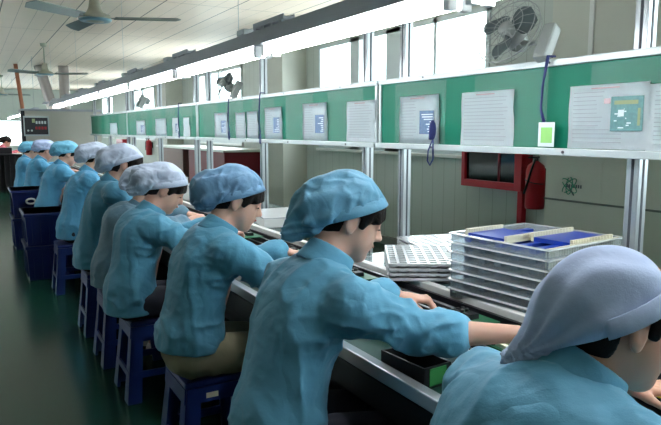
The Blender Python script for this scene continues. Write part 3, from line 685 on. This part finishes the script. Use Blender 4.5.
# ------------------------------------------------------------------ SDF people
RNG = np.random.RandomState(5); LAT = RNG.rand(32, 32, 32).astype(np.float32)
def vnoise(P):
    i = np.floor(P).astype(int); f = P - i; f = f * f * (3 - 2 * f); i %= 32; j = (i + 1) % 32
    out = 0
    for a in (0, 1):
        for b in (0, 1):
            for c in (0, 1):
                ix = (j if a else i)[..., 0]; iy = (j if b else i)[..., 1]; iz = (j if c else i)[..., 2]
                wx = f[..., 0] if a else 1 - f[..., 0]; wy = f[..., 1] if b else 1 - f[..., 1]; wz = f[..., 2] if c else 1 - f[..., 2]
                out = out + LAT[ix, iy, iz] * wx * wy * wz
    return out
class Field:
    def __init__(s, lo, hi, res):
        s.lo = np.array(lo, float); s.res = res; s.n = np.ceil((np.array(hi) - s.lo) / res).astype(int) + 1
        s.f = np.full(s.n, .2, np.float32)
    def sub(s, c, r):
        a = np.clip(np.floor((c - r - s.lo) / s.res).astype(int), 0, s.n); b = np.clip(np.ceil((c + r - s.lo) / s.res).astype(int) + 1, 0, s.n)
        sl = tuple(slice(x, y) for x, y in zip(a, b)); ax = [s.lo[k] + s.res * np.arange(a[k], b[k]) for k in range(3)]
        return sl, np.stack(np.meshgrid(*ax, indexing='ij'), -1)
    def comb(s, fn, c, r, k, mode):
        c = np.array(c, float); sl, P = s.sub(c, np.array(r) + .03 + k)
        if P.size == 0: return
        d = fn(P); o = s.f[sl]
        if mode == 'u': h = np.maximum(k - np.abs(o - d), 0) / max(k, 1e-6); v = np.minimum(o, d) - h * h * k * .25
        else: d = -d; h = np.maximum(k - np.abs(o - d), 0) / max(k, 1e-6); v = np.maximum(o, d) + h * h * k * .25
        s.f[sl] = v
    def cap(s, a, b, ra, rb, k=.02, mode='u', sq=None):
        a = np.array(a, float); b = np.array(b, float)
        def fn(P):
            ba = b - a; L = ba @ ba + 1e-9; h = np.clip(((P - a) @ ba) / L, 0, 1); q = P - a - h[..., None] * ba
            if sq is not None: q = q / np.array(sq)
            return np.linalg.norm(q, axis=-1) - (ra + (rb - ra) * h)
        s.comb(fn, (a + b) / 2, np.linalg.norm(b - a) / 2 + max(ra, rb) * (1 if sq is None else max(sq)), k, mode)
    def ell(s, c, r, k=.02, mode='u', M=None, fr=None):
        """ellipsoid; fr = (origin, R) head frame"""
        c = np.array(c, float); r = np.array(r, float); Rm = np.eye(3)
        if fr is not None: Rm = fr[1]; cw = fr[0] + Rm @ c
        else: cw = c
        if M is not None: Rm = Rm @ M
        def fn(P):
            q = (P - cw) @ Rm; k0 = np.linalg.norm(q / r, axis=-1); k1 = np.linalg.norm(q / (r * r), axis=-1); return k0 * (k0 - 1) / np.maximum(k1, 1e-6)
        s.comb(fn, cw, r.max(), k, mode)
    def apply(s, fn, band=.05):
        idx = np.argwhere(np.abs(s.f) < band); P = s.lo + idx * s.res; t = tuple(idx.T); s.f[t] = fn(P, s.f[t])
    def mesh(s, name, smooth=2):
        f = s.f; f[0] = f[-1] = 1; f[:, 0] = f[:, -1] = 1; f[:, :, 0] = f[:, :, -1] = 1
        ins = f < 0; n = np.array(f.shape) - 1
        cnt = np.zeros(n, np.int8)
        for a in (0, 1):
            for b in (0, 1):
                for c in (0, 1): cnt += ins[a:n[0] + a, b:n[1] + b, c:n[2] + c]
        act = np.argwhere((cnt > 0) & (cnt < 8)); vid = np.full(n, -1, np.int32); vid[tuple(act.T)] = np.arange(len(act))
        acc = np.zeros((len(act), 3)); num = np.zeros(len(act)); cor = [(a, b, c) for a in (0, 1) for b in (0, 1) for c in (0, 1)]
        for p in cor:
            for ax in range(3):
                if p[ax]: continue
                q = list(p); q[ax] = 1; A = f[tuple((act + p).T)]; B = f[tuple((act + q).T)]; m = (A < 0) != (B < 0)
                tt = np.where(m, A / np.where(m, A - B, 1), 0); v = np.array(p, float)[None].repeat(len(act), 0); v[:, ax] += tt
                acc[m] += v[m]; num[m] += 1
        V = s.lo + s.res * (act + acc / num[:, None]); F = []
        for ax in range(3):
            u, v = (ax + 1) % 3, (ax + 2) % 3; sl0 = [slice(None)] * 3; sl1 = [slice(None)] * 3; sl0[ax] = slice(0, -1); sl1[ax] = slice(1, None)
            A = ins[tuple(sl0)]; B = ins[tuple(sl1)]; e = np.argwhere(A != B)
            e = e[(e[:, u] > 0) & (e[:, v] > 0) & (e[:, u] < f.shape[u] - 1) & (e[:, v] < f.shape[v] - 1)]
            fl = A[tuple(e.T)]; q = []
            for du, dv in ((-1, -1), (0, -1), (0, 0), (-1, 0)):
                w_ = e.copy(); w_[:, u] += du; w_[:, v] += dv; q.append(vid[tuple(w_.T)])
            q = np.stack(q, 1); q[~fl] = q[~fl][:, ::-1]; F.append(q)
        F = np.concatenate(F); F = F[(F >= 0).all(1)]
        # light smoothing removes grid stepping
        for it in range(smooth):
            a = F[:, [0, 1, 2, 3]].ravel(); b = F[:, [1, 2, 3, 0]].ravel(); S = np.zeros_like(V); C = np.zeros(len(V))
            for k in range(3): S[:, k] = np.bincount(a, V[b, k], len(V)) + np.bincount(b, V[a, k], len(V))
            C = np.bincount(a, minlength=len(V)) + np.bincount(b, minlength=len(V)); V = V * .5 + .5 * S / np.maximum(C, 1)[:, None]
        me = bpy.data.meshes.new(name); me.vertices.add(len(V)); me.vertices.foreach_set('co', V.astype(np.float32).ravel())
        me.loops.add(len(F) * 4); me.loops.foreach_set('vertex_index', F.astype(np.int32).ravel()); me.polygons.add(len(F))
        me.polygons.foreach_set('loop_start', np.arange(0, len(F) * 4, 4, dtype=np.int32)); me.polygons.foreach_set('loop_total', np.full(len(F), 4, np.int32))
        me.polygons.foreach_set('use_smooth', np.ones(len(F), bool)); me.update(calc_edges=True); me.validate()
        return me
def rotm(yaw, pitch, roll=0):
    cy, sy = math.cos(yaw), math.sin(yaw); cp, sp = math.cos(pitch), math.sin(pitch); cr, sr = math.cos(roll), math.sin(roll)
    Z = np.array([[cy, -sy, 0], [sy, cy, 0], [0, 0, 1]]); Yp = np.array([[cp, 0, sp], [0, 1, 0], [-sp, 0, cp]]); X = np.array([[1, 0, 0], [0, cr, -sr], [0, sr, cr]])
    return Z @ Yp @ X
def lerp(a, b, t): return np.array(a) * (1 - t) + np.array(b) * t

def hand(F, wr, el, side, k=.006):
    """palm, four bent fingers and a thumb; the hand reaches on from the forearm and bends down to the work"""
    d = np.array(wr) - np.array(el); d /= np.linalg.norm(d); dn = d + np.array([0, 0, -.35]); dn /= np.linalg.norm(dn)
    up = np.array([0, 0, 1.]) - dn * dn[2]; up /= np.linalg.norm(up); lat = np.cross(up, dn) * side   # towards the thumb side (inwards)
    lat = -lat if (lat[1] * side) > 0 else lat
    pc = np.array(wr) + dn * .045
    F.ell(pc, (.048, .038, .016), .012, M=np.stack([dn, np.cross(up, dn), up], 1))
    for i, (o, L) in enumerate(((.027, .068), (.009, .076), (-.009, .071), (-.026, .056))):
        b = np.array(wr) + dn * .08 + lat * o; m = b + dn * L * .45 + up * .006; e = m + dn * L * .3 - up * L * .3; g = e + dn * L * .08 - up * L * .28
        F.cap(b - dn * .02, m, .0092, .0085, k); F.cap(m, e, .0085, .0078, k); F.cap(e, g, .0078, .0068, k)
    b = np.array(wr) + dn * .025 + lat * .025; m = b + dn * .035 + lat * .022 - up * .008; e = m + dn * .032 - lat * .004 - up * .014
    F.cap(b, m, .0125, .0105, .01); F.cap(m, e, .010, .0078, k)

def person(name_label, loc, rz, P, res=.006, smock=C_blue, capm=K_blue, skin=M_skin, trou=M_trousers_dk, g='workers along the line', seed=0):
    t = thing('person', name_label, 'person', loc, rz, g)
    sh = P.get('sh', .165); pel = np.array(P.get('pel', (0, 0, .53))); ch = np.array(P['chest']); nk = np.array(P['neck']); hd = np.array(P['head'])
    Rh = rotm(R(P.get('yaw', 0)), R(P.get('pitch', 20)), R(P.get('roll', 0))); fr = (hd, Rh)
    H = lambda x, y, z: hd + Rh @ np.array([x, y, z])
    shR = np.array(P.get('shR', nk + np.array([-.01, -sh, -.05]))); shL = np.array(P.get('shL', nk + np.array([-.01, sh, -.05])))
    elR, wrR, elL, wrL = [np.array(P[k_], float) for k_ in ('elR', 'wrR', 'elL', 'wrL')]
    lo = np.minimum.reduce([pel, ch, elR, wrR, elL, wrL]) - .28; hi = np.maximum.reduce([hd, ch, elR, wrR, elL, wrL]) + .26; lo[2] = .0
    lo[1] = min(lo[1], -.3); hi[1] = max(hi[1], .3); hi[0] = max(hi[0], .62)
    kx, kz = .42, .49; ft = P.get('foot', (.36, .05))
    # ---- body
    F = Field(lo, hi, res)
    F.ell((-.012, 0, .032), (.094, .074, .088), .02, fr=fr)
    F.ell((.030, 0, -.040), (.060, .058, .078), .035, fr=fr)
    F.ell((.030, .026, -.045), (.045, .034, .045), .025, fr=fr); F.ell((.030, -.026, -.045), (.045, .034, .045), .025, fr=fr)
    F.cap(H(.068, 0, -.098), H(.062, 0, -.092), .021, .024, .03)
    F.cap(H(.082, 0, .012), H(.106, 0, -.026), .007, .0105, .014)
    for q in (-1, 1): F.cap(H(.094, q * .010, -.031), H(.096, q * .009, -.031), .007, .007, .008)
    F.ell((.089, 0, -.052), (.010, .020, .006), .008, fr=fr); F.ell((.086, 0, -.064), (.010, .017, .007), .008, fr=fr)
    for q in (-1, 1):
        F.ell((.088, q * .031, .004), (.010, .017, .010), .012, 's', fr=fr)
        F.ell((.078, q * .031, .003), (.010, .015, .009), .004, fr=fr)
        F.cap(H(.080, q * .012, .024), H(.070, q * .05, .024), .006, .005, .02)
        if res < .007 or True:
            Me = rotm(R(q * -22), R(-12)); F.ell((-.012, q * .080, -.010), (.023, .008, .033), .006, M=Me, fr=fr)
            if res < .0065: F.ell((-.006, q * .090, -.006), (.012, .007, .020), .004, 's', M=Me, fr=fr)
            F.cap(H(-.006, q * .074, -.036), H(-.004, q * .074, -.030), .007, .006, .006)
    F.cap(H(-.035, 0, -.045), nk + (-.0, 0, .0), .054, .056, .03)
    F.cap(nk + (-.01, 0, -.03), ch, .055, .085, .05); F.cap(ch, pel, .1, .11, .05)
    for S, E, Wr, sd in ((shR, elR, wrR, -1), (shL, elL, wrL, 1)):
        F.cap(nk + (-.01, 0, -.04), S, .035, .035, .03); F.cap(S, E, .042, .036, .02); F.cap(E, lerp(E, Wr, .35), .037, .036, .02); F.cap(lerp(E, Wr, .35), Wr, .036, .024, .02)
        hand(F, Wr, E, sd)
    for q in (-1, 1): F.cap(pel + (0, q * .08, 0), (kx, q * .10, kz), .075, .05, .03); F.cap((kx, q * .10, kz), (ft[0], q * .1, .09), .05, .032, .02)
    link('body', F.mesh('body'), skin, t)
    for q in (-1, 1):
        s = MB(); bmesh.ops.create_icosphere(s.bm, subdivisions=2, radius=.0085); o = s.build('eye', M_eye, t); o.location = H(.0815, q * .031, .0005); o.scale = (.9, 1.4, .55); o.rotation_euler = Matrix(Rh.tolist()).to_euler()
        s = MB(); s.tube([H(.086, q * .014, .026), H(.083, q * .032, .032), H(.070, q * .05, .028)], .0022, 6); s.build('eyebrow', M_hair, t)
    s = MB(); s.tube([H(.086, -.017, -.057), H(.096, -.008, -.0545), H(.098, 0, -.0555), H(.096, .008, -.0545), H(.086, .017, -.057)], [.002, .0045, .005, .0045, .002], 8); s.build('lips', M_lip, t)
    # ---- jacket
    rj = max(res, .005); F = Field(lo, hi, rj); bulk = P.get('bulk', 1.0)
    hem = P.get('hem', .47)
    F.cap(ch + (-.030, 0, .03), pel + (.0, 0, .04), .118 * bulk, .120 * bulk, .05, sq=(.95, 1.30, 1))
    F.ell(lerp(nk, ch, .55) + (-.03, 0, 0), (.115, .175, .13), .05)
    F.ell(nk + (-.025, 0, -.03), (.085, .115, .062), .05)
    F.cap(pel + (.0, 0, .05), pel + (-.005, 0, -.10), .128 * bulk, .138 * bulk, .04, sq=(1.0, 1.32, 1))
    cuff = P.get('cuff', .25)
    for S, E, Wr, sd in ((shR, elR, wrR, -1), (shL, elL, wrL, 1)):
        F.cap(nk + (-.01, 0, -.035), S, .06, .064, .05); F.cap(S, E, .070, .056, .035)
        c2 = cuff if sd == -1 else P.get('cuffL', .75)
        ce = lerp(E, Wr, c2); F.cap(E, ce, .056, .050, .02)
        F.cap(lerp(E, Wr, c2 - .05), lerp(E, Wr, c2 + .05), .060, .061, .006)
    elb = [elR, elL]; arm = [shR + (0, .02, -.06), shL + (0, -.02, -.06)]; off = seed * 7.3
    mid = [lerp(shR, elR, .6), lerp(shL, elL, .6)]
    def folds(Pt, d):
        Wp = Pt + .035 * (np.stack([vnoise(Pt * 7 + off), vnoise(Pt * 7 + 11 + off), vnoise(Pt * 7 + 23 + off)], -1) - .5)
        near = sum(np.exp(-((np.linalg.norm(Pt - c, axis=-1) / .11) ** 2)) for c in elb) + .8 * sum(np.exp(-((np.linalg.norm(Pt - c, axis=-1) / .12) ** 2)) for c in arm)
        near += .7 * sum(np.exp(-((np.linalg.norm(Pt - c, axis=-1) / .1) ** 2)) for c in mid)
        near += .6 * np.exp(-((Pt[..., 2] - hem - .09) / .06) ** 2)
        n1 = vnoise(Wp * np.array([13, 13, 22]) + off); r1 = (1 - np.abs(2 * n1 - 1)) ** 2
        n2 = vnoise(Wp * np.array([13, 12, 4.5]) + 5 + off); r2 = (1 - np.abs(2 * n2 - 1)) ** 2
        n3 = vnoise(Wp * np.array([28, 24, 34]) + 9 + off); r3 = (1 - np.abs(2 * n3 - 1)) ** 2
        return d - P.get('fold', 1.) * (.018 * np.minimum(near, 1.2) * (r1 - .4) + .0105 * (r2 - .4) + .004 * (.5 + near) * (r3 - .4))
    F.apply(folds)
    def cuts(Pt, d):
        d = np.maximum(d, hem - Pt[..., 2] + .006 * np.sin(Pt[..., 1] * 40))
        q = (Pt - (nk + (.0, 0, .0))); nd = np.array(H(0, 0, 0)) - nk; nd = nd / np.linalg.norm(nd); hgt = q @ nd
        return np.maximum(d, np.minimum(hgt - .035, .2) + 0 * d)
    def cuts2(Pt, d):
        q = (Pt - nk); nd = H(0, 0, 0) - nk; nd = nd / np.linalg.norm(nd); hgt = q @ nd; rad = np.linalg.norm(q - hgt[..., None] * nd, axis=-1)
        d = np.maximum(d, np.where(rad < .12, hgt - .045, -1)); return np.maximum(d, hem - Pt[..., 2])
    F.apply(cuts2); F.f[:, :, :int((hem - lo[2]) / rj)] = .01
    jk = link('jacket', F.mesh('jacket', 1), smock, t)
    # collar: a ring round the neck, open in front
    nd = H(0, 0, 0) - nk; nd /= np.linalg.norm(nd); fx = Rh[:, 0] - nd * (Rh[:, 0] @ nd); fx /= np.linalg.norm(fx); fy = np.cross(nd, fx)
    F = Field(nk - .15, nk + .17, rj if rj < .007 else .007); c0 = nk + nd * .012
    def col(Pt):
        q = Pt - c0; h = q @ nd; x = q @ fx; y = q @ fy; rr = np.sqrt((x / 1.05) ** 2 + y ** 2); a = np.abs(np.arctan2(y, x)); tgt = .071 - .32 * (h - .01); 
        hh = np.clip(h, -.022, .040 - .02 * (a < .4)); d = np.sqrt(((rr - (.074 - .22 * hh)) * .95) ** 2 + (h - hh) ** 2) - .0065; return np.maximum(d, .28 - a if False else (.0 + (.25 - a) * .07))
    F.comb(col, c0, .13, .004, 'u'); link('collar', F.mesh('collar'), smock, jk)
    # ---- hair
    F = Field(hd - .19, hd + .19, max(res * .8, .004))
    F.ell((-.016, 0, .034), (.101, .082, .094), .01, fr=fr); F.ell((-.045, 0, -.042), (.060, .060, .062), .03, fr=fr)
    nv0 = np.array([-.60, 0, .80]); hz = P.get('fringe', .030)
    def hairf(Pt, d):
        q = (Pt - hd) @ Rh; x, y, z = q[..., 0], q[..., 1], q[..., 2]
        st = .0035 * (vnoise(q * np.array([30, 160, 25])) - .5) * 2
        front = hz - .030 * (np.abs(y) / .06) ** 2 + .004 * np.sin(y * 210 + 9 * vnoise(q * 40)) - z   # keep above the fringe line, sidelock lower
        xf = np.where(z > .0, .060, .060 + z * 1.3); face = np.minimum(x - xf, front)
        face = np.maximum(face, np.minimum(x + .030, -.028 - z))
        nape = -.098 - z
        earcut = np.minimum(np.minimum(.022 - np.abs(x + .008), .014 - z), np.abs(y) - .05)
        d = np.maximum(d + st, face); d = np.maximum(d, nape); return np.maximum(np.maximum(d, earcut), q @ nv0 - .016)
    F.apply(hairf, .06)
    # fringe lock over the brow
    for q, zz in ((-.052, -.012), (-.036, -.006), (-.018, .0), (0, .003), (.018, 0), (.036, -.006), (.052, -.012)): F.cap(H(.070 - abs(q) * .45, q, .074), H(.094 - abs(q) * .5, q * 1.2, hz + .002 + zz), .011, .006, .02)
    for q in (-1, 1): F.cap(H(.034, q * .070, .05), H(.026, q * .073, -.012), .014, .005, .02)
    F.apply(lambda Pt, d: np.maximum(d, ((Pt - hd) @ Rh) @ nv0 - .016), .1); link('hair', F.mesh('hair'), M_hair, t)
    # ---- cap
    rc = max(res * .8, .0045); bag = P.get('bag', (-.12, 0, -.01)); tail = P.get('tail', (-.16, 0, -.085)); rb = P.get('bagr', (.085, .085, .07))
    cc = hd + Rh @ (np.array([0, 0, .02]) * .5 + np.array(tail) * .35); F = Field(cc - .30, cc + .30, rc)
    pl = P.get('puff', 1.0)
    F.ell((-.024, 0, .040), (.108 * pl, .089 * pl, .093 * pl), .02, fr=fr)
    F.ell(bag, rb, .06, fr=fr); tl = np.array(tail); bg_ = np.array(bag); F.cap(H(*bg_), H(*tl), rb[2] * .75, P.get('tailr', .03), .05)
    sd = seed * 3.1
    # band plane: normal in head frame, from forehead (x .1, z .058) to nape (x -.1, z -.035)
    nv = np.array([-.60, 0, .80]); nv /= np.linalg.norm(nv)
    def capf(Pt, d):
        q = (Pt - hd) @ Rh; x, y, z = q[..., 0], q[..., 1], q[..., 2]
        ang = np.arctan2(y, x + .02); hgt = q @ nv
        back = np.clip((.09 - x) / .2, 0, 1)
        wv = np.sin(ang * 15 + 4 * vnoise(q * 14 + sd)) * np.exp(-((hgt - .03) / .045) ** 2)
        n1 = vnoise(q * np.array([16, 26, 20]) + sd); n2 = vnoise(q * np.array([34, 40, 34]) + sd + 7)
        fd = np.clip(hgt / .05, 0, 1); fd = np.where(x < -.07, 1, fd); return d + .004 * (1 - fd) - fd * .0045 * back * np.sin(np.arctan2(y, -.53 * x + .85 * z) * 10 + 3.5 * vnoise(q * 11 + sd)) - fd * P.get('crease', 1.0) * (0.0045 * wv + .007 * back * ((1 - np.abs(2 * n1 - 1)) ** 2 - .4) + .004 * ((1 - np.abs(2 * n2 - 1)) ** 2 - .4))
    F.apply(capf, .06)
    def capcut(Pt, d):
        q = (Pt - hd) @ Rh; x, y, z = q[..., 0], q[..., 1], q[..., 2]
        xo = P.get('open', -.075); cutp = np.where(x > xo, .010 - q @ nv, (.010 - q @ nv) - (xo - x) * 3.0)
        return np.maximum(d, cutp)
    F.apply(capcut, .09)
    cp = link('cap', F.mesh('cap', 1), capm, t)
    bm = bmesh.new(); prev = None; bw = P.get('bandw', 1.0)
    for k in range(49):
        a = R(-118 + 236 * k / 48); row = []
        for jn, (dr, hh) in enumerate(((.0, -.016), (.0022, -.015), (.0025, 0), (.0022, .015), (.0, .016), (-.005, .015), (-.005, -.015))):
            rr = .1125 * bw - .24 * hh + dr + .0006 * math.sin(a * 31); e = 1.085 * rr * math.cos(a); yy = .835 * rr * math.sin(a)
            row.append(bm.verts.new(H(-.012 + .8 * e - .6 * (.022 + hh), yy, .6 * e + .8 * (.022 + hh))))
        if prev:
            for q in range(7): bm.faces.new((prev[q], prev[(q + 1) % 7], row[(q + 1) % 7], row[q])).smooth = True
        else: bm.faces.new(row)
        prev = row
    bm.faces.new(prev[::-1]); mb = MB(); mb.bm.free(); mb.bm = bm; mb.build('cap_band', P.get('bandm', capm), cp)
    # ---- trousers, shoes
    F = Field((-.26, -.26, .05), (.56, .26, .68), .009)
    for q in (-1, 1): F.cap(pel + (.0, q * .080, -.005), (kx, q * .10, kz), .088, .068, .04); F.cap((kx, q * .10, kz), (ft[0], q * .1, .13), .07, .05, .03)
    F.ell(pel + (.0, 0, -.01), (.112, .152, .095), .04)
    F.apply(lambda Pt, d: d - .010 * ((1 - np.abs(2 * vnoise(Pt * np.array([12, 18, 16]) + off) - 1)) ** 2 - .4))
    F.apply(lambda Pt, d: np.maximum(d, .436 - Pt[..., 2] - 9 * (Pt[..., 0] > .2)))
    F.apply(lambda Pt, d: np.maximum(d, .125 - Pt[..., 2]))
    link('trousers', F.mesh('trousers'), trou, t)
    for q in (-1, 1):
        F = Field((ft[0] - .09, q * .1 - .06, -.01), (ft[0] + .23, q * .1 + .06, .15), .007); F.ell((ft[0] + .12, q * .1, .035), (.10, .042, .035), .02); F.ell((ft[0], q * .1, .05), (.05, .036, .05), .03)
        F.apply(lambda Pt, d: np.maximum(d, .004 - Pt[..., 2]), .1); link('shoe', F.mesh('shoe'), P.get('shoem', M_shoe), t)
    return t

base = dict(chest=(.06, 0, .82), neck=(.12, 0, .985), head=(.235, 0, 1.135), elR=(.28, -.24, .80), wrR=(.50, -.12, .84), elL=(.28, .24, .80), wrL=(.50, .12, .84), pitch=25, yaw=-15)
def pose(**k): d = dict(base); d.update(k); return d
def PE(lab, hip, head, off, res, sm, cp, skin=M_skin2, trou=M_trousers_dk, g='workers along the line', seed=0, rz=0, **k):
    """hip: seat position, head: where the head centre is; chest and neck follow the lean"""
    hx, hy, hz = head[0] - hip[0], head[1] - hip[1], head[2]
    d = dict(head=(hx, hy, hz), neck=(hx - .100, hy * .8, hz - .138), chest=(hx * .33, hy * .3, .80), elR=(hx + .07, -.24, .825), wrR=(.50, -.12, .865), elL=(hx + .07, .24, .825), wrL=(.50, .12, .865), pitch=25, yaw=-15)
    d.update(k); return person(lab, (hip[0], hip[1], 0), rz, d, res, sm, cp, skin, trou, g, seed)
PE('worker in the near right corner with drooping lavender-white cap, seen from behind', (.72, .76), (.995, .715, 1.085), 0, .0045, C_blue, K_lav, M_skin, seed=1,
   pitch=14, yaw=-24, roll=-4, chest=(.09, 0, .82), neck=(.19, -.02, .968), bag=(-.075, .01, -.005), tail=(-.170, .015, -.115), bagr=(.072, .080, .066), tailr=.02, crease=.05, puff=.91, open=-.10, sh=.18, shR=(.16, -.18, .90), shL=(.16, .18, .90))
PE('big near worker in bright blue smock and pleated blue cap, right arm stretched out', (.73, 1.62), (1.0, 1.65, 1.155), 0, .0045, C_blue, K_blue, seed=2,
   pitch=24, yaw=-20, shR=(.15, -.17, .95), elR=(.335, -.26, .865), wrR=(.55, -.39, .865), cuff=.22, tail=(-.155, 0, -.11), bag=(-.10, 0, -.01), shL=(.12, .165, .95))
PE('worker in blue smock and khaki trousers with a puffy blue-grey cap', (.74, 2.5), (.975, 2.52, 1.13), 0, .006, C_blue2, K_bluegrey, trou=M_trousers, seed=3, yaw=-20, pitch=24, tail=(-.14, 0, -.075), puff=1.04, hem=.55)
PE('bent worker with white-grey cap, just behind the khaki-trousered one', (.70, 3.42), (.925, 3.47, 1.10), 0, .007, C_blue2, K_white, seed=4, pitch=32, yaw=-18, tail=(-.15, 0, -.10))
PE('half hidden worker in a duller grey-blue smock', (.74, 4.06), (.99, 4.04, 1.05), 0, .009, C_grey, K_white, seed=5, foot=(.2, .05), pitch=38, yaw=0)
PE('worker with a raised pale cap, fifth from the near end, head above the hidden one', (.72, 4.70), (.935, 4.5, 1.19), 0, .009, C_blue2, K_white, seed=6, pitch=20, yaw=-20)
PE('worker with white cap sitting beside the blue stool and bins', (.76, 6.03), (1.01, 6.03, 1.17), 0, .009, C_bright, K_white, seed=7, pitch=26, yaw=-12)
PE('far worker with a bright cyan patterned cap', (.72, 7.7), (.98, 7.7, 1.155), 0, .010, C_bright, K_cyan, seed=8, pitch=32, yaw=-10)
PE('far worker with a pale lavender cap under the control panel', (.72, 9.6), (.94, 9.6, 1.14), 0, .010, C_bright, K_lav, seed=9, pitch=36, yaw=-5)
PE('farthest blue-smocked worker by the booth corner', (.70, 11.0), (.86, 11.0, 1.10), 0, .011, C_bright, K_cyan, seed=10, pitch=34, yaw=0)
PE('tiny far person in pink past the booth at the left edge', (.62, 18.2), (.85, 18.2, 1.13), 0, .013, M_pink, M_hair, seed=11, g='people beyond the booth')
t = thing('plastic_stool', 'far stool under the person in pink', 'stool', (.64, 18.2, 0)); stool_mesh(t)
